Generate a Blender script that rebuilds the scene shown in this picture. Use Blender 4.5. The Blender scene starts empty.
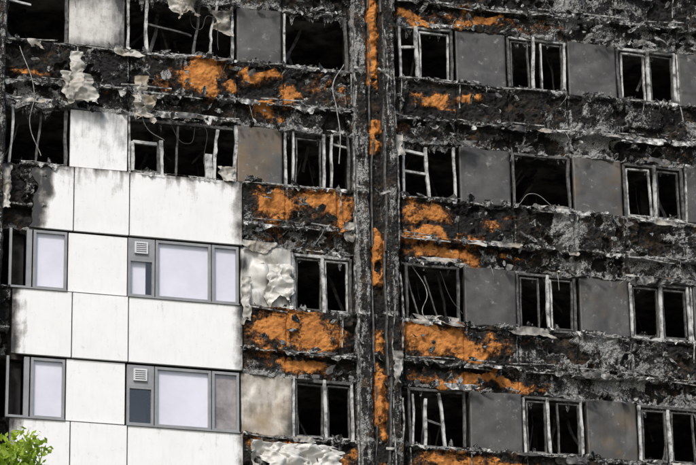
import bpy, math, random
import numpy as np
random.seed(7)
ZO=22.42
FH=2.6
scene=bpy.context.scene

# ---------------- noise helpers ----------------
def vnoise(x,z,cell,seed=0):
    rs=np.random.RandomState(seed);L=rs.rand(257,257)
    a=np.asarray(x,float)/cell+1000.37;b=np.asarray(z,float)/cell+1000.71
    i=np.floor(a).astype(int);j=np.floor(b).astype(int)
    u=a-i;v=b-j;u=u*u*(3-2*u);v=v*v*(3-2*v)
    i%=256;j%=256
    return L[i,j]*(1-u)*(1-v)+L[i+1,j]*u*(1-v)+L[i,j+1]*(1-u)*v+L[i+1,j+1]*u*v
def fbm(x,z,cell,seed=0,o=4):
    s=0;a=.5;t=0
    for n in range(o):
        s=s+a*vnoise(x,z,cell/2**n,seed+n*11);t+=a;a*=.55
    return s/t
def sst(e0,e1,v):
    t=np.clip((v-e0)/(e1-e0),0,1);return t*t*(3-2*t)

# ---------------- materials ----------------
def newmat(name):
    m=bpy.data.materials.new(name);m.use_nodes=True
    nt=m.node_tree;b=nt.nodes['Principled BSDF'];return m,nt,b
def nd(nt,t,**kw):
    n=nt.nodes.new(t)
    for k,v in kw.items(): setattr(n,k,v)
    return n
def noise(nt,co,scale,detail=6,rough=.6,vec=None):
    n=nd(nt,'ShaderNodeTexNoise');n.inputs['Scale'].default_value=scale
    n.inputs['Detail'].default_value=detail;n.inputs['Roughness'].default_value=rough
    nt.links.new(co,n.inputs['Vector']);return n.outputs['Fac']
def mth(nt,op,a,b=None,c=None,clamp=False):
    n=nd(nt,'ShaderNodeMath',operation=op);n.use_clamp=clamp
    for i,v in enumerate([a,b,c]):
        if v is None: continue
        if isinstance(v,(int,float)): n.inputs[i].default_value=v
        else: nt.links.new(v,n.inputs[i])
    return n.outputs[0]
def mix(nt,f,a,b):
    n=nd(nt,'ShaderNodeMix',data_type='RGBA')
    for i,v in ((0,f),(6,a),(7,b)):
        if isinstance(v,(int,float)): n.inputs[i].default_value=v
        elif isinstance(v,tuple): n.inputs[i].default_value=(*v,1)
        else: nt.links.new(v,n.inputs[i])
    return n.outputs[2]
def rng(nt,v,a,b,c=0.,d=1.):
    n=nd(nt,'ShaderNodeMapRange');nt.links.new(v,n.inputs[0])
    for i,q in enumerate((a,b,c,d)): n.inputs[i+1].default_value=q
    return n.outputs[0]
def objco(nt,scale=(1,1,1)):
    t=nd(nt,'ShaderNodeTexCoord');m=nd(nt,'ShaderNodeMapping')
    m.inputs['Scale'].default_value=scale
    nt.links.new(t.outputs['Object'],m.inputs[0]);return m.outputs[0]
def masks(nt):
    a=nd(nt,'ShaderNodeAttribute',attribute_name='masks');s=nd(nt,'ShaderNodeSeparateColor')
    nt.links.new(a.outputs['Color'],s.inputs[0]);return s.outputs
def bump(nt,b,h,st,dist=.02):
    n=nd(nt,'ShaderNodeBump');n.inputs['Strength'].default_value=st;n.inputs['Distance'].default_value=dist
    nt.links.new(h,n.inputs['Height']);nt.links.new(n.outputs[0],b.inputs['Normal'])

def mat_char():
    m,nt,b=newmat('charred_foam_crust');co=objco(nt);R,G,B=masks(nt)[:3]
    n1=noise(nt,co,5,8,.7);n2=noise(nt,co,15,10,.78);n3=noise(nt,co,48,5,.7)
    cs=objco(nt,(1,1,.4));n4=noise(nt,cs,24,6,.75)
    base=mix(nt,rng(nt,n2,.42,.66),(.003,.003,.003),(.030,.0285,.027))
    base=mix(nt,mth(nt,'MULTIPLY',rng(nt,n1,.50,.64),B),base,(.075,.045,.024))
    f=mth(nt,'ADD',mth(nt,'MULTIPLY',n2,.85),mth(nt,'MULTIPLY',n4,.75))
    f=mth(nt,'ADD',f,mth(nt,'MULTIPLY',mth(nt,'SUBTRACT',n3,.5),.45))
    f=mth(nt,'ADD',f,mth(nt,'MULTIPLY',G,.60))
    fa=rng(nt,f,1.01,1.13)
    base=mix(nt,fa,base,mix(nt,rng(nt,n3,.38,.66),(.085,.086,.086),(.50,.50,.485)))
    g=mth(nt,'ADD',R,mth(nt,'MULTIPLY',mth(nt,'SUBTRACT',n2,.5),1.7))
    g=mth(nt,'ADD',g,mth(nt,'MULTIPLY',mth(nt,'SUBTRACT',n1,.5),1.6))
    g=mth(nt,'SUBTRACT',g,rng(nt,R,.0,.3,.7,0))
    base=mix(nt,rng(nt,g,.28,.50),base,mix(nt,rng(nt,n3,.35,.65),(.03,.014,.006),(.22,.085,.027)))
    fo=rng(nt,g,.50,.68)
    oc=mix(nt,rng(nt,n3,.3,.68),(.50,.17,.035),(.80,.37,.10))
    oc=mix(nt,rng(nt,n1,.62,.42),oc,(.42,.15,.035))
    base=mix(nt,fo,base,oc)
    nt.links.new(base,b.inputs['Base Color']);b.inputs['Roughness'].default_value=.85
    b.inputs['Specular IOR Level'].default_value=.3
    h=mth(nt,'ADD',n2,mth(nt,'MULTIPLY',n3,.6));bump(nt,b,h,.85,.04);return m
def mat_panel(name,col,col2=None,dirty=.3,rough=.45,metal=0.,streak=.6,scr=0.):
    m,nt,b=newmat(name);co=objco(nt);cs=objco(nt,(1,1,.18));R,G,B=masks(nt)[:3]
    n1=noise(nt,co,2.2,8,.65);n2=noise(nt,cs,14,6,.6);n3=noise(nt,co,40,4,.6);n5=noise(nt,co,7,8,.75)
    c=mix(nt,rng(nt,n1,.3,.7,0,dirty),col,col2 or tuple(x*.7 for x in col))
    c=mix(nt,mth(nt,'MULTIPLY',rng(nt,n2,.5,.8),dirty*streak),c,tuple(x*.45 for x in col))
    c=mix(nt,mth(nt,'MULTIPLY',rng(nt,n5,.58,.68),dirty*.7),c,tuple(x*.4 for x in col))
    if scr: c=mix(nt,mth(nt,'MULTIPLY',rng(nt,n5,.42,.32),scr),c,(.26,.255,.24))
    g=mth(nt,'ADD',G,mth(nt,'MULTIPLY',mth(nt,'SUBTRACT',n1,.5),1.0))
    c=mix(nt,rng(nt,g,.35,.95,0,.85),c,(.26,.17,.08))
    s=mth(nt,'ADD',R,mth(nt,'MULTIPLY',mth(nt,'SUBTRACT',n1,.5),.9))
    s=mth(nt,'ADD',s,mth(nt,'MULTIPLY',mth(nt,'SUBTRACT',n2,.5),.7))
    s=mth(nt,'ADD',s,mth(nt,'MULTIPLY',mth(nt,'SUBTRACT',n3,.5),.3))
    c=mix(nt,rng(nt,s,.30,.95),c,mix(nt,n3,(.012,.011,.01),(.05,.048,.045)))
    nt.links.new(c,b.inputs['Base Color']);b.inputs['Roughness'].default_value=rough
    b.inputs['Metallic'].default_value=metal
    bump(nt,b,mth(nt,'ADD',n1,mth(nt,'MULTIPLY',n3,.15)),.25,.02);return m
def mat_noise(name,c1,c2,scale=8,rough=.8,bs=.5,lo=.35,hi=.65,stretch=(1,1,1),metal=0):
    m,nt,b=newmat(name);co=objco(nt,stretch);n=noise(nt,co,scale,8,.65)
    nt.links.new(mix(nt,rng(nt,n,lo,hi),c1,c2),b.inputs['Base Color'])
    b.inputs['Roughness'].default_value=rough;b.inputs['Metallic'].default_value=metal
    bump(nt,b,n,bs,.02);return m
M_char=mat_char()
M_white=mat_panel('white_cladding_panel',(.78,.78,.78),(.68,.67,.65),.45,.35,0,.3)
M_grey=mat_panel('scorched_grey_infill_panel',(.090,.088,.085),(.035,.034,.032),1.0,.55,0,.3,.7)
M_pale=mat_panel('scorched_pale_infill_panel',(.62,.61,.59),(.40,.38,.33),.8,.45,0,.3)
M_torn=mat_panel('torn_cladding_sheet',(.50,.485,.45),(.22,.19,.15),.9,.5)
M_frame=mat_noise('burnt_aluminium_frame',(.06,.058,.055),(.50,.50,.49),6,.6,.5,.36,.56)
M_rail=mat_noise('sooty_cladding_rail',(.015,.014,.013),(.42,.41,.39),9,.6,.5,.42,.62)
M_framed=mat_noise('blackened_aluminium',(.01,.01,.01),(.13,.127,.12),11,.65,.5)
M_gframe=mat_noise('grey_window_frame',(.20,.205,.215),(.27,.275,.285),4,.4,.05)
M_int=mat_noise('sooted_interior',(.01,.009,.008),(.12,.10,.085),2.5,.9,.6,.45,.7)
M_ceil=mat_noise('sooted_ceiling',(.02,.018,.016),(.30,.27,.24),1.8,.9,.8,.42,.66)
M_black=mat_noise('charred_wall',(.008,.008,.008),(.03,.028,.026),6,.9,.8)
M_skyblind=mat_noise('sky_tinted_blind',(.66,.65,.70),(.78,.77,.82),.9,.8,.05,.35,.65)  # lilac-white blinds; the panes' sky reflection is put into this colour
M_blindd=mat_noise('smoke_stained_blind',(.12,.085,.06),(.38,.33,.31),2.4,.8,.05,.35,.65)
M_vent=mat_noise('vent_box_plastic',(.5,.5,.52),(.6,.6,.62),3,.5,.05)
M_foil=mat_noise('melted_aluminium',(.04,.038,.035),(.62,.615,.60),8,.5,.6,.42,.62)
M_wire=mat_noise('burnt_cable',(.10,.095,.09),(.45,.44,.42),12,.6,.2)
M_wired=mat_noise('blackened_cable',(.01,.01,.01),(.05,.045,.04),12,.6,.2)
def mat_glass():
    m=bpy.data.materials.new('window_glass');m.use_nodes=True;nt=m.node_tree
    nt.nodes.remove(nt.nodes['Principled BSDF']);o=nt.nodes['Material Output']
    t=nd(nt,'ShaderNodeBsdfTransparent');g=nd(nt,'ShaderNodeBsdfGlossy');g.inputs['Roughness'].default_value=.03
    t.inputs[0].default_value=(.97,.97,.99,1)
    x=nd(nt,'ShaderNodeMixShader');x.inputs[0].default_value=.12
    nt.links.new(t.outputs[0],x.inputs[1]);nt.links.new(g.outputs[0],x.inputs[2])
    nt.links.new(x.outputs[0],o.inputs[0]);return m
M_glass=mat_glass()

# ---------------- mesh helpers ----------------
tower=bpy.data.objects.new('burnt_apartment_tower',None);scene.collection.objects.link(tower)
tower.location=(0,0,ZO)
def addmesh(name,V,F,mat,parent=tower,masks=None,smooth=True):
    me=bpy.data.meshes.new(name)
    V=np.asarray(V,dtype=np.float64)
    me.from_pydata(V.tolist(),[],F if isinstance(F,list) else F.tolist())
    if masks is not None:
        a=me.attributes.new('masks','FLOAT_COLOR','POINT')
        c=np.ones((len(V),4),np.float32);c[:,:3]=masks;a.data.foreach_set('color',c.ravel())
    me.materials.append(mat)
    if smooth: me.polygons.foreach_set('use_smooth',[True]*len(me.polygons))
    me.update();o=bpy.data.objects.new(name,me);scene.collection.objects.link(o);o.parent=parent
    return o
def gridfaces(nx,nz):
    i,j=np.meshgrid(np.arange(nx-1),np.arange(nz-1),indexing='ij')
    a=(i*nz+j).ravel();return np.stack([a,a+nz,a+nz+1,a+1],1)
def sheet(name,x0,x1,z0,z1,y,step,mat,disp=None,mask=None,ring=.2,warp=None,smooth=True):
    nx=max(3,int((x1-x0)/step)+1);nz=max(3,int((z1-z0)/step)+1)
    X,Z=np.meshgrid(np.linspace(x0,x1,nx),np.linspace(z0,z1,nz),indexing='ij')
    Y=np.full_like(X,y)
    if disp is not None: Y=Y+disp(X,Z)
    M=np.zeros(X.shape+(3,))
    if mask is not None:
        for c,v in enumerate(mask(X,Z)): M[...,c]=v
    X0,Z0=X.copy(),Z.copy()
    if warp is not None: X,Z=warp(X0,Z0)
    if ring:
        X=np.pad(X,1,'edge');Z=np.pad(Z,1,'edge');Y=np.pad(Y,1,'edge')
        M=np.pad(M,((1,1),(1,1),(0,0)),'edge')
        Y[0,:]=Y[-1,:]=y+ring;Y[:,0]=Y[:,-1]=y+ring
    nx,nz=X.shape
    V=np.stack([X.ravel(),Y.ravel(),Z.ravel()],1)
    return addmesh(name,V,gridfaces(nx,nz),mat,masks=M.reshape(-1,3),smooth=smooth)
class Bag:
    def __init__(s): s.V=[];s.F=[]
    def box(s,x0,x1,y0,y1,z0,z1):
        n=len(s.V);s.V+=[(x,y,z) for x in(x0,x1) for y in(y0,y1) for z in(z0,z1)]
        s.F+=[[n+a for a in f] for f in((0,1,3,2),(4,6,7,5),(0,4,5,1),(2,3,7,6),(0,2,6,4),(1,5,7,3))]
    def bar(s,p,q,w=.05,d=.05,jit=.0,seg=None):
        p=np.array(p,float);q=np.array(q,float);L=np.linalg.norm(q-p)
        seg=seg or (max(1,int(L/.11)) if jit else 1)
        t=(q-p)/L;side=np.cross(t,[0,1,0]);
        if np.linalg.norm(side)<1e-3: side=np.array([1.,0,0])
        side/=np.linalg.norm(side);up=np.cross(side,t)
        n=len(s.V);off=np.zeros(3);vel=np.zeros(3)
        for i in range(seg+1):
            c=p+(q-p)*i/seg
            if jit and 0<i:
                vel=vel*.7+np.array([random.gauss(0,jit),random.gauss(0,jit),random.gauss(0,jit*.3)])*.55
                off=off*.85+vel
            ww=w*(1+ (random.uniform(-.2,.15) if jit else 0))
            for a,b in((-1,-1),(1,-1),(1,1),(-1,1)): s.V.append(tuple(c+off+side*a*ww/2+up*b*d/2))
        for i in range(seg):
            m=n+i*4
            for a in range(4): s.F.append([m+a,m+(a+1)%4,m+4+(a+1)%4,m+4+a])
        s.F.append([n,n+3,n+2,n+1]);m=n+seg*4;s.F.append([m,m+1,m+2,m+3])
    def make(s,name,mat,parent=tower,smooth=False):
        if s.V: return addmesh(name,s.V,s.F,mat,parent,smooth=smooth)
def curve(name,pts,r,mat,parent=tower):
    cu=bpy.data.curves.new(name,'CURVE');cu.dimensions='3D';cu.bevel_depth=r;cu.bevel_resolution=1
    sp=cu.splines.new('BEZIER');sp.bezier_points.add(len(pts)-1)
    for b,p in zip(sp.bezier_points,pts): b.co=p;b.handle_left_type=b.handle_right_type='AUTO'
    cu.materials.append(mat);o=bpy.data.objects.new(name,cu);scene.collection.objects.link(o);o.parent=parent

# ---------------- charred spandrels ----------------
OR=[(-2.9,7.42,.30,.42,1.15),(-2.32,7.2,.15,.15,.9),(-1.8,7.55,.42,.14,.9),(-1.6,6.85,.30,.2,.95),(-1.1,7.2,.28,.15,.9),(-.4,7.45,.5,.12,.6),
(-.1,7.1,.25,.2,.4),(-6.4,7.15,.7,.12,.55),(-3.6,7.3,.35,.3,.5),(-5.0,6.75,.5,.12,.4),(-2.3,7.62,.3,.08,.7),
(-1.5,4.78,.34,.36,1.15),(-.4,4.85,.6,.3,1.0),(-.15,4.6,.3,.2,1.),(-1.7,4.2,.3,.1,.4),
(-1.5,2.2,.42,.40,1.15),(-.7,2.2,.34,.38,1.2),(-.2,2.2,.25,.25,.65),(-.9,1.5,.55,.15,1.0),(-1.7,1.62,.3,.16,.65),
(-1.6,-.12,.5,.14,.85),(-.3,-.5,.4,.25,.7),(.0,-.15,.2,.1,.6),
(1.65,7.45,.34,.18,.95),(2.6,7.5,.38,.09,.85),(2.1,7.25,.3,.09,.6),(1.3,6.75,.3,.1,.5),(2.9,9.3,.7,.16,.9),(1.5,9.25,.45,.12,.8),(2.2,9.9,.5,.2,.5),(4.2,9.3,.6,.1,.5),
(1.75,4.88,.36,.22,1.1),(1.5,4.4,.5,.16,1.05),(2.0,4.05,.8,.15,1.0),(2.5,4.4,.40,.2,.7),(3.1,4.75,.3,.2,.5),(3.3,4.1,.4,.1,.45),
(1.9,2.2,.80,.28,1.2),(2.45,1.98,.6,.2,1.05),(1.5,2.38,.4,.18,1.2),(3.05,2.1,.22,.14,.7),(2.55,1.44,1.05,.12,1.15),(1.5,1.42,.5,.1,.6),(3.9,2.3,.4,.12,.35),
(2.1,-.3,.7,.2,1.0),(3.3,-.35,.8,.14,.85),(4.6,-.4,.7,.12,.7)]
def orange(X,Z):
    wx=(fbm(X,Z,.45,3)-.5)*.8;wz=(fbm(X,Z,.45,5)-.5)*.6
    o=np.zeros_like(X)
    for x,z,a,b,s in OR:
        d=((X+wx-x)/a)**2+((Z+wz-z)/b)**2
        o=np.maximum(o,s*np.exp(-d*.75))
    return o
JR=[1.1,2.33,3.45,4.72,5.82,7.05,7.9]
JL=[-7.,-5.5,-4.38,-3.3,-2.2,-1.25,.05]
def make_span(k,x0,x1,joints,side):
    s=FH*k
    def prof(Z,X):
        d=s-Z
        part=sst(.35,.5,fbm(X,X*0+k*7,.5,91))
        return np.where(d<.07,-.06,0)*part+np.where((d>.84)&(d<.91),-.09,0)*sst(.3,.42,fbm(X,X*0+k*9,.4,92))+np.where(d>.91,.07,0)
    def disp(X,Z):
        dz=(fbm(X,X*0+k,.6,40)-.5)*.12
        big=(fbm(X,Z,.55,1,2)-.5)*.16
        rid=np.abs(fbm(X,Z,.2,41,3)-.5)*.16
        o=np.clip(orange(X,Z),0,1);cl=1-.55*o
        b=big-rid*cl+((vnoise(X,Z,.06,2)-.5)*.035+(vnoise(X,Z,.033,9)-.5)*.03)*cl
        y=prof(Z+dz,X)+b
        j=np.zeros_like(X)
        for q in joints: j=np.maximum(j,np.exp(-((X-q)/.02)**2))
        y=y-.03*o*(.7+.6*vnoise(X,Z,.06,70))
        hole=sst(.56,.60,fbm(X,Z,.5,60));y=y+hole*.10*(1-np.clip(o*1.5,0,1))
        return y+.05*j
    def mask(X,Z):
        d=s-Z
        o=orange(X,Z)
        base=.05+1.0*(fbm(X,Z,.8,21)-.47)+.6*(vnoise(X,Z,.16,22)-.5)
        base=base+(.22*sst(2.0,5.5,X) if side=='R' else .03)
        dzz=(fbm(X,X*0+k,.6,40)-.5)*.12
        edge=np.exp(-(d/.045)**2)*.65+np.exp(-((d-.87-dzz)/.045)**2)*.8+np.exp(-((d-1.34)/.05)**2)*.65
        for q in joints: edge=np.maximum(edge,np.exp(-((np.abs(X-q)-.035)/.018)**2)*.75*(d<.86))
        edge=edge*sst(.28,.6,fbm(X,Z,.5,33))
        hole=sst(.56,.60,fbm(X,Z,.5,60))
        rim=np.exp(-((fbm(X,Z,.5,60)-.565)/.012)**2)*.35
        low=np.where(d>.93,.12,0)
        if side=='L' : low=low*1.6
        a=np.clip(base+edge+low+rim-.35*hole,0,1)*(1-.8*np.clip(o,0,1))
        br=sst(.42,.64,fbm(X,Z,.8,77))
        return o,a,br
    def warp(X,Z):
        t=(Z-(s-1.37))/1.37
        lo=(fbm(X,X*0+k*3,.25,50,5)-.5)*.2;hi=(fbm(X,X*0+k*5,.3,51,5)-.5)*.10
        return X+(fbm(X,Z,.3,55)-.5)*.04,Z+lo*(1-t)**3+hi*t**3
    sheet('charred_spandrel',x0,x1,s-1.37,s,.04,.022,M_char,disp,mask,.28,warp,smooth=False)
for k in (-1,0,1,2,3,4):
    make_span(k,1.02,8.1,JR,'R')
for k in (3,4): make_span(k,-7.9,.14,JL,'L')
for k in (0,1,2): make_span(k,-2.12,.14,[-1.25,-.2],'L')
make_span(2,-7.9,-6.0,[-7],'L')
for k in (1,0,-1): make_span(k,-7.9,-6.66,[-7],'L')

rl=Bag()
for k in range(-1,5):
    s=FH*k
    for x0,x1 in ((1.1,7.9),(-6.9,.05) if k>2 else (-2.1,.05)):
        for dz in (.05,.80,.93):
            x=x0
            while x<x1:
                L=random.uniform(.2,1.1);e=min(x+L,x1)
                if random.random()<.5 and e-x>.15:
                    rl.bar((x,-.075,s-dz+random.uniform(-.02,.02)),(e,-.085,s-dz+random.uniform(-.05,.05)),random.uniform(.015,.03),.02,.012)
                x=e+random.uniform(.02,.4)
    for q in JR+(JL if k>2 else [-1.25,-.2]):
        if random.random()<.3: rl.bar((q+.05,-.07,s-.08),(q+.05+random.uniform(-.03,.03),-.08,s-random.uniform(.4,.75)),.02,.02,.012)
rl.make('spandrel_rails',M_rail)

def flakes(name,n,mat,smin,smax,ash,seed,zlim=(-2.,10.4),out=.1):
    rs=np.random.RandomState(seed);V=[];F=[];M=[]
    while n>0:
        x=rs.uniform(-6.9,7.9);k=rs.choice([0,1,2,3,4])
        s=k*FH;d=rs.choice([rs.uniform(0,1.35),.02,.88,1.36],p=[.3,.2,.27,.23]);z=s-d+rs.uniform(-.04,.04)
        if x<-2.2 and (k<3) : continue
        if -2.2<x<.1 and d>1.2 and k<3 and x<-1.2: continue
        n-=1
        a=rs.uniform(smin,smax);b=a*rs.uniform(.25,.8);th=rs.uniform(-.7,.7)+ (math.pi/2 if rs.rand()<.3 else 0)
        m=rs.randint(6,10);c0=len(V);tilt=rs.uniform(-.9,.9);tl2=rs.uniform(-.9,.9)
        V.append((x,-out*rs.uniform(.3,1.2),z));M.append((0,ash*rs.rand(),0))
        cy=V[-1][1]
        for i in range(m):
            an=2*math.pi*i/m;r=rs.uniform(.45,1.1);u=a*r*math.cos(an);v=b*r*math.sin(an)
            X=u*math.cos(th)-v*math.sin(th);Z=u*math.sin(th)+v*math.cos(th)
            V.append((x+X,cy+X*tilt+Z*tl2+rs.uniform(-.02,.02),z+Z));M.append((0,ash*rs.rand(),0))
        for i in range(m): F.append([c0,c0+1+i,c0+1+(i+1)%m])
    addmesh(name,V,F,mat,masks=np.array(M),smooth=False)
flakes('charred_flakes',1100,M_char,.04,.16,.75,11)
flakes('metal_scraps',320,M_foil,.02,.08,0,12,out=.12)
flakes('dark_scraps',220,M_framed,.04,.13,0,13,out=.12)

# ---------------- white cladding ----------------
def wpanel(name,x0,x1,z0,z1,mask,bend=.01,y=0.,mat=M_white,warp=None,seed=1,step=.04,ring=.06):
    sheet(name,x0,x1,z0,z1,y,step,mat,lambda X,Z:(fbm(X,Z,1.2,seed,2)-.5)*bend*2,mask,ring,warp,smooth=False)
def runs(X,Z,s,depth,amt,seed=88):
    return np.exp(-(s-Z)/depth)*np.clip(fbm(X,Z*.12,.16,seed)*1.9-.6,0,1)*amt
def soot_top(s,extra=None):
    def f(X,Z):
        R=np.clip(runs(X,Z,s,.42,1.2)+np.exp(-(s-Z)/.06)*.35,0,1)
        if extra is not None: R=np.maximum(R,extra(X,Z))
        return R,np.clip(R*.8+.08,0,1),R*0
    return f
g=.012
xs=[-6.62,-5.46,-4.37,-2.13]
exB=lambda X,Z: np.clip(1.0*sst(-5.75,-6.25,X+(fbm(X,Z,.3,5)-.5)*.5)+.8*np.exp(-((X+5.95)/.12)**2)*sst(3.9,5.1,Z)+.8*np.exp(-((X+2.15)/.22)**2)*(.4+fbm(X,Z,.3,9))+.5*np.exp(-((X+5.2)/.15)**2)*sst(4.3,5.2,Z),0,1)
for i,(a,b) in enumerate(zip([-6.25]+xs[1:3],xs[1:])):
    wp=None
    if i==0: wp=lambda X,Z:(np.where(X<-5.9,X+(fbm(Z,Z*0,.3,12)-.5)*.35*((-5.9-X)/.35),X),Z)
    wpanel('white_cladding_panel',a+g,b-g,3.86,5.18,soot_top(5.2,exB),.012,0,warp=wp,seed=20+i)
exC=lambda X,Z: np.clip(.95*sst(-6.3,-6.62,X+(fbm(X,Z,.25,5)-.5)*.35)+.35*np.exp(-((X+6.35)/.06)**2)+1.2*np.exp(-(((X+2.10)/.22)**2))*(.3+fbm(X,Z,.3,6)),0,1)
def mC(s,a):
    def f(X,Z):
        R=np.maximum(exC(X,Z)*a,runs(X,Z,s,.5,.55,89));return R,np.clip(R*.8+.03,0,1),R*0
    return f
for i,(a,b) in enumerate(zip(xs[:3],xs[1:])):
    wpanel('white_cladding_panel',a+g,b-g,1.27,2.58,mC(2.6,1.),.01,0,seed=30+i)
    wpanel('white_cladding_panel',a+g,b-g,-1.33,-.02,mC(0,.9),.01,0,seed=36+i)
    wpanel('white_cladding_panel',a+g,b-g,-3.93,-2.62,mC(-2.6,.3),.01,0,seed=46+i)
def wl(lv,s=None): 
    return lambda X,Z:(np.clip(lv+(fbm(X,Z,.5,8)-.5)*lv*2+(runs(X,Z,s,.3,.8,90) if s else 0),0,1),X*0+lv*.6,X*0)
wpanel('white_window_infill',-5.54,-4.42,5.22,6.42,wl(.25,6.42),.02,.06,seed=50)
wpanel('white_window_infill',-5.54,-4.40,2.62,3.82,wl(.03),.006,.05,seed=51)
wpanel('white_window_infill',-5.54,-4.42,.02,1.24,wl(.02),.006,.05,seed=52)
wpanel('white_window_infill',-5.6,-4.50,7.84,9.02,lambda X,Z:(np.clip(.3+.5*np.exp(-((X+4.5)/.25)**2)+.4*sst(8.5,9.0,Z)+.4*sst(8.05,7.85,Z),0,1),X*0+.2,X*0),.03,.06,mat=M_pale,seed=53)
wpanel('white_window_infill',-5.54,-4.42,-2.58,-1.38,wl(.0),.006,.05,seed=54)

# ---------------- infill panels ----------------
def infill(x0,x1,k,mat,r0,g0,bend=.02,seed=0,tilt=0,extra=None,cr=0):
    s=FH*k
    def mk(X,Z):
        e=np.minimum(np.minimum(X-x0,x1-X),np.minimum(Z-s,s+1.24-Z))
        R=np.clip(r0+(fbm(X,Z,.5,seed)-.5)*1.2+.4*np.exp(-e/.06),0,1)
        if extra is not None: R=np.clip(R+extra(X,Z),0,1)
        return R,np.clip(g0+(fbm(X,Z,.6,seed+3)-.5)*.5,0,1),R*0
    def dp(X,Z): return (fbm(X,Z,.7,seed,3)-.5)*bend*2+tilt*(Z-s)-cr*np.abs(fbm(X,Z,.4,seed+5,2)-.5)
    wx=lambda X,Z:(X,Z+(fbm(X,X*0+seed,.3,seed+9)-.5)*.06)
    sheet('window_infill_panel',x0,x1,s+.02,s+1.23,.09,.03,mat,dp,mk,.06,wx)
for k in (-1,0,1,2,3,4):
    for i,(a,b) in enumerate([(2.37,3.42),(4.77,5.79),(7.18,8.0)]):
        dx=.05 if k==0 else (.02 if k==1 else 0)
        infill(a+dx,b+dx,k,M_grey,[.05,.2,.34,.12][(k+2*i)%4],[.1,.4,0.,.25][(k*2+i)%4],.03,100+k*7+i,random.uniform(-.03,.03),
            (lambda X,Z:-.6*np.exp(-(((X-2.9)/.3)**2+((Z-5.5)/.25)**2))) if (k==2 and i==0) else None,cr=.05*(i%2))
infill(-2.2,-1.3,3,M_grey,.15,.15,.03,201)
infill(-2.2,-1.3,2,M_grey,.05,.5,.03,202)
infill(-2.15,-1.14,1,M_pale,.2,.15,.05,203,extra=lambda X,Z:.9*np.exp(-(((X+1.55)/.09)**2+((Z-3.05)/.25)**2))+.8*np.exp(-(((X+2.1)/.1)**2+((Z-3.5)/.2)**2))+.7*np.exp(-(((X+1.2)/.14)**2+((Z-2.75)/.3)**2)),cr=.35)
infill(-2.15,-1.14,0,M_pale,.18,.62,.05,204,extra=lambda X,Z:.4*sst(.7,0.1,Z)*sst(-1.7,-1.2,X),cr=.1)
infill(-2.15,-1.14,-1,M_pale,.2,.5,.04,205)
infill(-2.2,-1.3,4,M_grey,.4,.1,.04,206)
infill(-5.54,-4.42,4,M_grey,.3,.1,.03,207)

# ---------------- pier with exposed foam ----------------
PF=[(8.6,1.2,.85),(6.4,.35,.75),(5.0,.15,.3),(3.6,.7,.92),(2.0,.3,.65),(.9,.7,.85),(-.7,.3,.6)]
def pier(xc,full=True):
    px=np.array([0,.03,.06,.24,.28,.33,.36,.52,.56,.60,.66,.84,.87,.92])
    py=np.array([.15,.02,-.10,-.17,-.15,-.03,-.03,-.03,-.03,-.20,-.24,-.22,-.05,.15])
    z0,z1=-3.9,12
    us=np.linspace(0,.92,62);zs=np.arange(z0,z1,.026)
    U,Z=np.meshgrid(us,zs,indexing='ij')
    Y=np.interp(U,px,py)
    fo=np.zeros_like(U)
    for z,h,s in PF: fo=np.maximum(fo,s*sst(h+.2,h-.2,np.abs(Z-z)+(fbm(U,Z,.3,5)-.5)*.9))
    fo=fo*sst(.22,.46,fbm(U,Z,.25,6))
    wob=(fbm(Z,Z*0,.35,8)-.5)*.10
    gro=sst(.29,.35,U+wob)*sst(.60,.53,U+wob)
    Rm=fo*gro*1.1
    Y=Y-.13*Rm*np.sin(np.pi*np.clip((U-.32)/.25,0,1))*(.5+1.0*vnoise(U,Z,.09,4))
    Y=Y+(fbm(U,Z,.22,14)-.5)*.12+(vnoise(U,Z,.04,15)-.5)*.03
    X=xc+U+(fbm(Z,Z*0,.9,17)-.5)*.06+(fbm(U+40,Z,.15,18)-.5)*.05
    st=fbm(U,Z*.12,.05,19);st2=fbm(U,Z,.5,29)
    A=.34*sst(.0,.05,U)*sst(.34,.24,U)+.26*sst(.62,.7,U)+ .9*(st-.5)+.6*(st2-.5)+.35*np.exp(-((U-.04)/.03)**2)+.3*np.exp(-((U-.62)/.02)**2)
    slabs=np.zeros_like(Z)
    for k in range(-2,6): slabs=np.maximum(slabs,np.exp(-((Z-k*FH)/.05)**2))
    A=np.clip(A+.35*slabs,0,1)*(1-np.clip(Rm,0,1))
    Bm=sst(.35,.55,fbm(U,Z,.5,23))
    V=np.stack([X.ravel(),Y.ravel(),Z.ravel()],1)
    addmesh('charred_pier',V,gridfaces(*U.shape),M_char,masks=np.stack([Rm.ravel(),A.ravel(),Bm.ravel()],1),smooth=False)
pier(.12);pier(-7.72);pier(7.98)
rail=Bag();railw=Bag()
for zz in range(-1,5):
    z=zz*FH
    rail.bar((.455,-.1,z-1.2),(.455+random.uniform(-.03,.03),-.1,z+1.1),.03,.05,.009)
    rail.bar((.70,-.2,z-1.3),(.70,-.2,z+1.25),.035,.06,.009)
    if zz!=2: railw.bar((.80,-.28,z-1.0),(.80,-.28,z+.9),.02,.03,.012)
    railw.bar((1.0,-.12,z-1.2),(1.0+random.uniform(-.04,.04),-.12,z+.9),.035,.04,.012)
    railw.bar((.15,-.09,z-1.1),(.15,-.09,z+1.0),.03,.04,.011)
    for q in (.12,.62): railw.bar((q,-.22,z-.05+random.uniform(-.15,.1)),(q+random.uniform(.15,.3),-.24,z-.05+random.uniform(-.15,.1)),.045,.03,.014)
rail.make('pier_rails',M_framed);railw.make('pier_flashing',M_rail)

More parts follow.
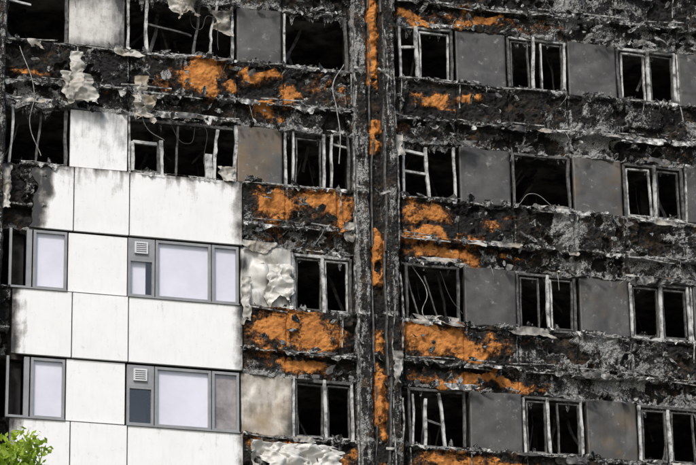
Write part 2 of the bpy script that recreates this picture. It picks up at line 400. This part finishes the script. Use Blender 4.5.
# ---------------- structure + interior ----------------
st=Bag();ce=Bag()
for k in range(-2,6):
    s=FH*k
    st.box(-8,9,.27,.42,s-1.36,s-.02)
    ce.box(-8,9,.42,7,s-1.30,s-1.10)
    for x in (-7.3,-3.35,.55,4.25,8.4):
        if x in (-7.3,.55,8.4): st.box(x-.35,x+.35,.2,.9,s-.02,s+1.3); st.box(x-.06,x+.06,.9,5.,s-1.1,s+1.3)
        else: st.box(x-.05,x+.05,1.6+(k%2),5.,s-1.1,s+1.3)
    st.box(-8,9,5.,5.2,s-1.1,s+1.3)
    for a,b in [(-5.54,-4.42),(-2.2,-1.2),(2.4,3.4),(4.8,5.78),(7.2,8.0)]: st.box(a+.03,b-.03,.22,.36,s-.02,s+1.24)
st.make('structural_walls',M_int);ce.make('floor_slabs',M_ceil)
wr=Bag();wr2=Bag()
for k in range(0,4):
    s=FH*k
    for a,b in ((-6.9,-5.7),(-4.4,-2.3),(-1.2,0),(1.2,2.3),(3.5,4.7),(5.9,7.1)):
        if a<-2.2 and k<2: continue
        for i in range(5):
            x=random.uniform(a,b);y=random.uniform(.6,2.6)
            wr.bar((x,y,s+1.28),(x+random.uniform(-.5,.5),y+random.uniform(-.3,.3),s+random.uniform(-.2,1.0)),random.uniform(.02,.07),.03,.02)
        for i in range(3):
            x=random.uniform(a,b);y=random.uniform(.8,2.2)
            wr2.bar((x,y,s+1.26),(x+random.uniform(-1,1),y+.4,s+1.2),.06,.05,.015)
        if random.random()<.6:
            x=random.uniform(a+.2,b-.2);wr2.bar((x,1.3,s-.6),(x+random.uniform(-.1,.1),1.4,s+1.3),random.uniform(.1,.22),.08,.01)
wr.make('interior_wreckage',M_framed);wr2.make('interior_battens',M_int)
ex=Bag();ed=Bag()
W0,W1,D1=-15.5,16.6,22.
for k in range(-8,13):
    s=FH*k
    inside=-2<k<5
    if inside or k in(-2,5):
        spans=[(W0,-7.95),(8.95,W1)] 
    else: spans=[(W0,W1)]
    for a,b in spans: ex.box(a,b,.02,.3,s-1.37,s)
    ex.box(W0,W0+.3,.3,D1,s-1.37,s);ex.box(W1-.3,W1,.3,D1,s-1.37,s);ex.box(W0+.3,W1-.3,D1-.3,D1,s-1.37,s)
    for q in np.arange(.12-7.84*2,W1,1.12):
        if inside and -8<q<9: continue
        ex.box(q,q+.45,.06,.28,s,s+1.23)
for q in (-15.5,-7.72-.0,.12,7.98,15.7):
    for a,b in ((-22.4,-3.9),(12,33)): ex.box(q,q+.92,-.22,.3,a,b)
ed.box(W0+.2,W1-.2,7.1,D1-.2,-22.4,33.2)
for a,b in ((W0+.2,-8.),(9.,W1-.2)): ed.box(a,b,.35,7.09,-22.4,33.2)
ed.box(-7.99,8.99,.35,7.09,-22.4,-6.6);ed.box(-7.99,8.99,.35,7.09,14.4,33.2)
ex.box(W0,W1,0,D1,33.2,34)
ex.make('surrounding_storeys',M_black);ed.make('surrounding_window_bands',M_int)

# ---------------- window frames ----------------
fr=Bag();fd=Bag()
def rect(bag,x0,x1,z0,z1,y=.13,w=.05,jit=.005,sides='LRTB'):
    for sd_,p,q,dy in (('L',(x0,z0),(x0,z1),0),('R',(x1,z0),(x1,z1),0),('T',(x0,z1),(x1,z1),.004),('B',(x0,z0),(x1,z0),.004)):
        if sd_ in sides:
            bg_=bag if random.random()<.75 else fd
            bg_.bar((p[0],y+dy,p[1]),(q[0],y+dy,q[1]),w,.06 if dy==0 else .055,jit)
def mull(bag,x,k,w=.06,a=0,b=1.22,y=.12,jit=.007,lean=0): bag.bar((x,y,FH*k+a),(x+lean,y,FH*k+b),w,.07,jit)
H=1.2
for k in (-1,0,1,2,3,4):
    s=FH*k;o=.04 if k==0 else 0
    if k in (3,-1,4):
        rect(fr,1.2,2.27,s+.04,s+H);mull(fr,1.55,k,.07);fr.bar((1.2,.12,s+.72),(1.53,.12,s+.76),.05,.05,.005);rect(fr,1.61,2.2,s+.08,s+1.12,.16,.035)
    if k==2:
        rect(fr,1.2,2.27,s+.03,s+H,sides='LBR');mull(fr,1.72,k,.06,0,1.15);fr.bar((1.2,.12,s+.6),(1.7,.12,s+.56),.045,.05,.006);fr.bar((1.2,.12,s+1.05),(1.7,.12,s+.98),.05,.05,.01)
    if k==1:
        rect(fd,1.2,2.27,s+.03,s+H,sides='LRT');fd.bar((1.5,.2,s),(1.25,.3,s+1.15),.03,.03,.01);fd.bar((1.95,.3,s),(1.6,.2,s+1.),.025,.03,.012);fr.bar((1.4,.12,s+.1),(2.2,.15,s+.04),.05,.04,.02)
    if k==0:
        rect(fd,1.2,2.3,s+.03,s+H);mull(fr,1.5,k,.06,0,1.0,lean=.04);mull(fr,1.9,k,.05,0,1.15,lean=-.08);fd.bar((1.5,.16,s+.6),(1.88,.16,s+.5),.04,.04,.01);fr.bar((1.25,.14,s),(1.3,.14,s+1.1),.04,.04,.01)
    if k!=2:
        rect(fr if k!=1 else fd,3.5+o,4.68+o,s+.04,s+H);mull(fr,4.0+o if k!=1 else 4.12,k,.055,jit=.007)
        rect(fd,3.56+o,3.93+o,s+.09,s+1.13,.17,.03);rect(fd,4.2+o,4.62+o,s+.09,s+1.13,.17,.03)
        if k in(1,3): rect(fr,4.2+o,4.62+o,s+.09,s+1.13,.15,.03,sides='LB')
    else:
        rect(fd,3.5,4.68,s+.03,s+H,sides='LRT')
    rect(fr,5.87+o,7.1+o,s+.04,s+H,w=.055);mull(fr,6.5+o,k,.065);rect(fr if k in (2,3) else fd,5.94+o,6.43+o,s+.1,s+1.12,.17,.035);rect(fd,6.57+o,7.03+o,s+.1,s+1.12,.17,.035)
    mull(fr,7.16,k,.03)
for k in (-1,0,1):
    s=FH*k;rect(fr,-1.08,.06,s+.04,s+H,w=.055);mull(fr,-.48,k,.06);rect(fd,-1.02,-.54,s+.09,s+1.13,.17,.03);rect(fr if k==1 else fd,-.42,0.,s+.09,s+1.13,.17,.03)
    mull(fr,-1.13,k,.04,y=.07)
s=FH*2
rect(fr,-1.22,.06,s+.04,s+H,w=.05,sides='LR');mull(fr,-1.08,2,.04,lean=.03);mull(fr,-.45,2,.05);mull(fr,-.3,2,.045,lean=.02);rect(fd,-1.02,-.5,s+.06,s+1.1,.17,.03)
fr.bar((-.3,.15,s+1.05),(.05,.15,s+1.0),.04,.04,.01)
rect(fr,-4.3,-3.78,s+.05,s+.68,.1,.06,.008);mull(fr,-3.72,2,.08,0,.75,lean=-.02);mull(fr,-4.36,2,.04)
mull(fr,-2.78,2,.13,0,.55,jit=.012);mull(fr,-2.66,2,.06,0,1.1,jit=.02,lean=.06);mull(fr,-2.26,2,.06)
fd.bar((-3.4,.3,s),(-3.35,.3,s+1.2),.04,.04,.01);fd.bar((-4.3,.13,s+1.15),(-2.3,.13,s+1.18),.05,.05,.01)
mull(fr,-6.85,2,.05);mull(fr,-6.72,2,.045,lean=.05);fd.bar((-6.2,.2,s),(-6.1,.25,s+1.2),.04,.04,.01);mull(fd,-5.62,2,.06)
s=FH*3
mull(fr,-4.42,3,.05);mull(fr,-4.02,3,.06,jit=.01);mull(fr,-2.3,3,.05);mull(fd,-3.1,3,.05,lean=.1,jit=.02);mull(fr,-2.75,3,.04,.1,1.2,lean=.12,jit=.025)
fr.bar((-4.4,.13,s+.03),(-2.3,.13,s+.05),.05,.05,.01);fd.bar((-4.0,.2,s+.7),(-3.2,.2,s+.55),.04,.04,.02)
rect(fr,-1.22,.06,s+.04,s+H,w=.04,sides='LB');mull(fd,.06,3,.06);mull(fd,-5.65,3,.06);mull(fr,-6.9,3,.05)
fr.bar((-6.9,.12,s+.9),(-6.3,.12,s+.8),.04,.04,.02)
fr.make('burnt_window_frames',M_frame);fd.make('blackened_window_frames',M_framed)

# intact windows
gf=Bag();gl=Bag();bl=Bag();bs=Bag();vb=Bag();dk=Bag();sl=Bag()
def pane(x0,x1,z0,z1,blind=True,stain=False,y=.07,w=.05):
    gf.bar((x0+w/2,y,z0),(x0+w/2,y,z1),w,.07);gf.bar((x1-w/2,y,z0),(x1-w/2,y,z1),w,.07)
    gf.bar((x0+w,y,z0+w/2),(x1-w,y,z0+w/2),w,.066);gf.bar((x0+w,y,z1-w/2),(x1-w,y,z1-w/2),w,.066)
    n=len(gl.V);gl.V+=[(x0+w,y,z0+w),(x1-w,y,z0+w),(x1-w,y,z1-w),(x0+w,y,z1-w)];gl.F.append([n,n+1,n+2,n+3])
    (bs if stain else bl if blind else dk).box(x0+w-.01,x1-w+.01,y+(.04 if blind or stain else .5),y+(.05 if blind or stain else .52),z0+.02,z1-.02)
for k in (-1,0,1):
    s=FH*k
    pane(-6.22,-5.57,s+.02,s+1.22)
    gf.bar((-6.66,.07,s),(-6.66,.07,s+1.22),.05,.07);gf.bar((-6.3,.07,s),(-6.3,.07,s+1.22),.1,.06)
    dk.box(-6.63,-6.35,.4,.42,s,s+1.22);gf.bar((-6.63,.07,s+.03),(-6.35,.07,s+.03),.05,.06)
    pane(-4.38,-3.86,s+.02,s+.80,blind=False)
    if k==1: bl.box(-4.33,-4.02,.13,.14,s+.07,s+.76)
    gf.box(-4.38,-3.86,.035,.11,s+.80,s+1.22)
    vb.box(-4.26,-4.0,-.01,.03,s+.90,s+1.14)
    for i in range(5): dk.box(-4.23,-4.03,-.013,-.011,s+.93+i*.04,s+.945+i*.04)
    pane(-3.84,-2.75,s+.02,s+1.22);pane(-2.73,-2.2,s+.02,s+1.22,stain=(k==0))
    for a,b in((-6.68,-5.57),(-4.39,-2.2)): sl.box(a,b,-.03,.14,s-.015,s+.012)
gf.make('window_frames_intact',M_gframe);gl.make('window_glazing',M_glass);bl.make('sky_tinted_blinds',M_skyblind)
bs.make('stained_blind',M_blindd);vb.make('vent_grilles',M_vent);dk.make('window_dark_reveals',M_black);sl.make('window_sills',M_gframe)

# ---------------- melted ledges, drips, rubble ----------------
def strip(name,x0,x1,z,h,y,mat,seed,up=False,spiky=.12,amp=1.,ash=.5,cr=.04,gap=.0):
    nx=int((x1-x0)/.015)+2;nu=6
    xs_=np.linspace(x0,x1,nx);U,X=np.meshgrid(np.linspace(0,1,nu),xs_);
    hh=h*(.12+amp*sst(.42,.85,fbm(xs_,xs_*0+seed,spiky,seed,4)))
    hh=hh*sst(gap-.03,gap+.06,fbm(xs_,xs_*0+seed,.45,seed+2))
    zz=z+(fbm(xs_,xs_*0+seed,.5,seed+3)-.5)[:,None]*.08
    Z=zz+(1 if up else -1)*U*hh[:,None]
    Y=y+(fbm(X,Z,.12,seed+1)-.5)*cr*2*(.3+U)
    M=np.zeros(X.shape+(3,));M[...,1]=ash*fbm(X,Z,.5,seed+5)
    if up: Y=Y+U*.05
    addmesh(name,np.stack([X.ravel(),Y.ravel(),Z.ravel()],1),gridfaces(nx,nu),mat,masks=M.reshape(-1,3),smooth=False)
opens=[(-6.95,-5.62,(2,3)),(-4.4,-2.24,(2,3)),(-1.25,.08,(2,3)),(-1.1,.08,(0,1)),(1.12,2.32,(0,1,2,3)),(3.46,4.72,(0,1,2,3)),(5.83,7.15,(0,1,2,3))]
sd=300
for a,b,ks in opens:
    for k in ks:
        s=FH*k;sd+=1
        strip('hanging_char',a,b,s+1.24,.28,.16,M_char,sd,False,.1,1.,.7)
        strip('rubble_heap',a,b,s-.02,.26,.2,M_char,sd+40,True,.2,1.,.7,.08)
        if k>=1 and (a<0 or random.random()<.6): strip('melted_edge',a+.05,b-.05,s+1.27,.12,-.02,M_foil,sd+80,False,.09,1.2,gap=.48)
        strip('melted_sill',a,b,s-.0,.10,-.05,M_foil,sd+120,False,.16,1.2,gap=.42)
for k in (1,2,3,4):
    s=FH*k
    strip('melted_ledge',1.1,7.9,s-.86,.09,-.08,M_foil,500+k,False,.25,1.2,gap=.45)
    if k>2: strip('melted_ledge',-6.9,.1,s-.9,.12,-.08,M_foil,510+k,False,.22,1.3,gap=.42)
    else: strip('melted_ledge',-2.1,.1,s-.9,.1,-.08,M_foil,510+k,False,.22,1.3,gap=.42)
strip('melted_edge',-4.35,-2.2,6.52,.22,-.06,M_foil,530,False,.12,1.4,gap=.3)
strip('melted_edge',-6.9,-5.6,6.55,.22,-.06,M_foil,531,False,.14,1.4,gap=.3)

def flap(name,x0,x1,z0,z1,y,mat,seed,crumple=.12,tear=.25,soot=.35,brown=.3,lean=0,curl=0,nx=40):
    nz=nx
    U,Vv=np.meshgrid(np.linspace(0,1,nx),np.linspace(0,1,nz),indexing='ij')
    w=x1-x0;h=z1-z0
    l=(fbm(Vv*h+seed,Vv*0,.3,seed)-.5)*tear*w*2;r=(fbm(Vv*h-seed,Vv*0,.25,seed+1)-.5)*tear*w*2
    bo=(fbm(U*w+seed,U*0,.25,seed+2)-.5)*tear*h*2
    taper=.25*w*(fbm(Vv*h,Vv*0,.4,seed+7)-.2)*(1-Vv)
    X=x0+l*(1-U)+U*w+r*U+lean*(1-Vv)+taper*(1-2*U);Z=z0+bo*(1-Vv)+Vv*h
    Y=y+(fbm(X,Z,.28,seed+3,3)-.5)*crumple*2.6+(vnoise(X,Z,.07,seed+4)-.5)*crumple*.35-curl*(1-Vv)**2
    X=X+(fbm(X+9,Z,.2,seed+6)-.5)*crumple*1.8
    M=np.zeros(X.shape+(3,));M[...,0]=np.clip(soot+(fbm(X,Z,.25,seed+8)-.5)*1.6,0,1);M[...,1]=np.clip(brown+(fbm(X,Z,.3,seed+9)-.5),0,1)
    addmesh(name,np.stack([X.ravel(),Y.ravel(),Z.ravel()],1),gridfaces(nx,nz),mat,masks=M.reshape(-1,3))
flap('torn_cladding',-5.75,-5.15,6.45,7.1,-.16,M_torn,601,.16,.3,.1,.2,.15,.1)
flap('torn_cladding',-5.6,-5.35,7.0,7.6,-.12,M_torn,602,.1,.35,.15,.2)
flap('torn_cladding',-4.45,-3.95,6.2,6.75,-.2,M_torn,603,.18,.3,.15,.55,.1,.15)
flap('torn_cladding',-4.3,-4.05,6.7,7.2,-.12,M_torn,604,.1,.3,.2,.5)
flap('torn_cladding',-1.95,-.4,-.9,-.18,-.12,M_pale,605,.16,.4,.0,.0,.25,.1,60)
flap('torn_cladding',-2.0,-1.75,-1.1,-.1,-.05,M_torn,606,.1,.3,.3,.2)
flap('torn_cladding',-6.95,-6.7,4.1,5.1,-.05,M_torn,607,.12,.3,.5,.3)
flap('torn_cladding',-3.7,-3.1,8.6,9.3,-.1,M_torn,608,.16,.4,.5,.4,.2)
flap('torn_cladding',-2.75,-2.35,8.3,8.9,.0,M_torn,609,.16,.4,.6,.5,.1)
flap('torn_cladding',-2.16,-1.98,2.1,3.2,-.06,M_torn,610,.08,.4,.35,.2)
flap('torn_cladding',-2.6,-2.25,5.15,5.5,-.02,M_torn,611,.12,.4,.35,.1)
flap('torn_cladding',.78,.96,1.0,1.8,-.32,M_torn,612,.08,.4,.4,.1)
flap('torn_cladding',1.0,1.18,6.0,6.5,-.1,M_torn,613,.08,.4,.5,.1)
flap('torn_cladding',3.9,4.6,5.1,5.26,-.05,M_torn,614,.06,.4,.5,.1)
flap('torn_cladding',1.3,2.2,2.57,2.70,-.02,M_torn,615,.08,.4,.45,.2)
flap('torn_cladding',-.12,.12,4.1,4.5,-.1,M_torn,616,.08,.4,.6,.3)
flap('torn_cladding',6.0,6.9,5.07,5.18,-.04,M_torn,617,.06,.4,.5,.1)
flap('torn_cladding',-1.75,-1.2,2.7,3.5,-.03,M_pale,618,.14,.4,.15,.1,.1)
flap('torn_cladding',-2.15,-1.5,3.72,3.95,-.04,M_torn,619,.1,.4,.3,.2)
# curled, buckled lips of cladding left along the bands
rq=random.Random(31)
for i in range(46):
    k=rq.choice([0,1,2,3,3,4]);
    x=rq.uniform(-6.8,-.6) if (k>=3 and rq.random()<.5) else rq.uniform(1.15,7.2)
    if k<3 and rq.random()<.2: x=rq.uniform(-2.0,-.6)
    w_=rq.uniform(.2,.85);h_=rq.uniform(.07,.2);z=FH*k-rq.choice([.02,.86,.86,1.3])
    flap('curled_cladding_lip',x,x+w_,z-h_,z,-.09,rq.choice([M_torn,M_torn,M_grey,M_foil]),700+i,.07,.45,rq.uniform(.3,.7),.35,rq.uniform(-.1,.1),rq.uniform(-.02,.12),22)
def wire(pts,r=.008,m=M_wire): curve('hanging_cable',pts,r,m)
wire([(-.05,-.1,7.9),(-.3,-.16,7.4),(-.25,-.2,6.9),(-.18,-.2,6.3),(-.2,-.15,5.7)],.011)
wire([(-6.6,-.1,7.6),(-6.3,-.15,6.6),(-6.35,0,6.0),(-6.1,.1,5.4)],.009)
wire([(-4.2,-.1,6.6),(-4.05,-.1,6.1),(-3.7,-.05,5.9)],.008)
wire([(1.3,.1,3.8),(1.6,.05,3.2),(1.5,.0,2.7),(1.8,-.1,2.5)],.008)
wire([(1.9,.1,3.7),(2.1,.05,3.1),(2.3,.0,2.8)],.007,M_wired)
wire([(3.6,.1,5.3),(3.8,0,5.5),(4.3,.0,5.25)],.006)
wire([(-3.2,.1,9.0),(-3.0,0,8.4),(-2.8,-.05,8.7),(-2.6,0,8.0)],.008,M_wired)
wire([(-3.6,.1,6.4),(-3.2,0,5.9),(-3.0,-.05,6.3),(-2.9,0,5.5)],.006,M_wired)
for i in range(26):
    x=random.choice([random.uniform(-6.8,-.1),random.uniform(1.1,7.3)]);k=random.choice([1,2,3]);
    if x<-2.2 and k<3: continue
    z=k*FH+random.choice([1.25,-.05,-.88]);l=random.uniform(.15,.5);d_=random.uniform(-.2,.2)
    wire([(x,-.06,z),(x+d_*.4,-.12,z-l*.5),(x+d_,-.1+random.uniform(-.05,.1),z-l)],random.uniform(.004,.007),random.choice([M_wire,M_wired]))

# ---------------- ground ----------------
def mat_ground():
    m,nt,b=newmat('park_ground');co=objco(nt);n=noise(nt,co,.08,8,.6);n2=noise(nt,co,3,6,.6)
    c=mix(nt,n2,(.05,.075,.025),(.10,.12,.05));c=mix(nt,rng(nt,n,.46,.52),c,(.25,.24,.23))
    nt.links.new(c,b.inputs['Base Color']);b.inputs['Roughness'].default_value=.95;return m
me=bpy.data.meshes.new('ground');me.from_pydata([(-1500,-1500,0),(1500,-1500,0),(1500,1500,0),(-1500,1500,0)],[],[(0,1,2,3)])
me.materials.append(mat_ground());o=bpy.data.objects.new('ground',me);scene.collection.objects.link(o)

# ---------------- camera ----------------
yaw,pit,rol,f,D=0.26942,0.39132,-0.01764,3339.6,65.55426;zc=4.31252+ZO
d=np.array([math.sin(yaw)*math.cos(pit),math.cos(yaw)*math.cos(pit),math.sin(pit)])
R=np.array([math.cos(yaw),-math.sin(yaw),0]);U=np.cross(R,d)
R2=math.cos(rol)*R+math.sin(rol)*U;U2=-math.sin(rol)*R+math.cos(rol)*U
C=-D*d+np.array([0,0,zc])
from mathutils import Matrix
cam=bpy.data.cameras.new('camera');co=bpy.data.objects.new('camera',cam);scene.collection.objects.link(co)
co.matrix_world=Matrix([[R2[0],U2[0],-d[0],C[0]],[R2[1],U2[1],-d[1],C[1]],[R2[2],U2[2],-d[2],C[2]],[0,0,0,1]])
cam.sensor_width=36;cam.lens=36*f/696;cam.clip_end=4000;cam.clip_start=.5
scene.camera=co

# ---------------- tree ----------------
tree=bpy.data.objects.new('tree',None);scene.collection.objects.link(tree)
tree.location=(-12.2,-29.0,0.43)
tb=Bag()
def limb(p,q,r0,r1,n=7):
    p=np.array(p,float);q=np.array(q,float);t=(q-p)/np.linalg.norm(q-p)
    a=np.cross(t,[.3,.9,.1]);a/=np.linalg.norm(a);b=np.cross(t,a);m=len(tb.V)
    for i in range(5):
        c=p+(q-p)*i/4+(0 if i in(0,4) else 1)*np.random.RandomState(i+int(r0*999)).uniform(-1,1,3)*r0*.7
        r=r0+(r1-r0)*i/4
        for j in range(n):
            an=2*math.pi*j/n;tb.V.append(tuple(c+r*(math.cos(an)*a+math.sin(an)*b)))
    for i in range(4):
        for j in range(n): tb.F.append([m+i*n+j,m+i*n+(j+1)%n,m+(i+1)*n+(j+1)%n,m+(i+1)*n+j])
limb((0,0,-.5),(.1,0,4.5),.24,.17);limb((.1,0,4.5),(.3,0,9),.17,.08);limb((.3,0,9),(.9,0,11.4),.08,.02)
rs=np.random.RandomState(5)
clumps=[((.95,-.1,11.3),.32),((.55,.1,11.3),.36),((1.22,.2,10.95),.34),((0.2,0,11.2),.45),((.8,-.3,10.9),.45),((1.1,-.3,10.8),.35)]
for i in range(46):
    a=rs.uniform(0,6.28);zz=rs.uniform(5.2,10.5);rr=rs.uniform(.5,1)*2.3*math.sin(math.pi*min(1,max(.12,(zz-4.3)/7.2)))
    c=(rr*math.cos(a),rr*math.sin(a),zz);clumps.append((c,rs.uniform(.45,.8)))
    limb((.15,0,max(3.5,zz-1.5)),c,.05,.012)
tb.make('trunk_and_limbs',mat_noise('bark',(.06,.045,.03),(.14,.11,.08),10),tree,True)
LV=[];LF=[]
for ci,(c,r) in enumerate(clumps):
    for i in range(int((900 if ci<6 else 420)*r*r/.25)):
        v=rs.normal(size=3);v/=np.linalg.norm(v);p=np.array(c)+v*r*rs.uniform(.3,1.08)*np.array([1,1,.8])
        a=rs.normal(size=3);a/=np.linalg.norm(a);b=np.cross(a,rs.normal(size=3));b/=np.linalg.norm(b);s=rs.uniform(.03,.055)
        n=len(LV);LV+=[tuple(p-a*s),tuple(p+b*s*.55),tuple(p+a*s),tuple(p-b*s*.55)];LF.append([n,n+1,n+2,n+3])
def mat_leaf():
    m,nt,b=newmat('leaves');co=objco(nt);n=noise(nt,co,2.5,4,.6)
    c=mix(nt,rng(nt,n,.3,.7),(.17,.29,.02),(.44,.55,.05))
    nt.links.new(c,b.inputs['Base Color']);b.inputs['Roughness'].default_value=.55
    t=nd(nt,'ShaderNodeBsdfTranslucent');nt.links.new(c,t.inputs[0]);x=nd(nt,'ShaderNodeMixShader');x.inputs[0].default_value=.4
    nt.links.new(b.outputs[0],x.inputs[1]);nt.links.new(t.outputs[0],x.inputs[2]);nt.links.new(x.outputs[0],nt.nodes['Material Output'].inputs[0]);return m
addmesh('foliage',LV,LF,mat_leaf(),tree,smooth=False)

# ---------------- light ----------------
w=bpy.data.worlds.new('World');scene.world=w;w.use_nodes=True;nt=w.node_tree
sk=nt.nodes.new('ShaderNodeTexSky');sk.sky_type='NISHITA';sk.sun_disc=False
el=math.radians(42);az=math.radians(213)
sk.sun_elevation=el;sk.sun_rotation=az;sk.air_density=1.2;sk.dust_density=3;sk.ozone_density=1.5
bg=nt.nodes['Background'];nt.links.new(sk.outputs[0],bg.inputs[0]);bg.inputs[1].default_value=.15
sun=bpy.data.lights.new('sun','SUN');sun.energy=2.6;sun.angle=math.radians(10);sun.color=(1,.985,.96)
so=bpy.data.objects.new('sun',sun);scene.collection.objects.link(so)
from mathutils import Vector
sd_=Vector((math.sin(az)*math.cos(el),math.cos(az)*math.cos(el),math.sin(el)))
so.rotation_euler=sd_.to_track_quat('Z','Y').to_euler()
scene.view_settings.view_transform='Standard';scene.view_settings.look='None';scene.view_settings.exposure=0
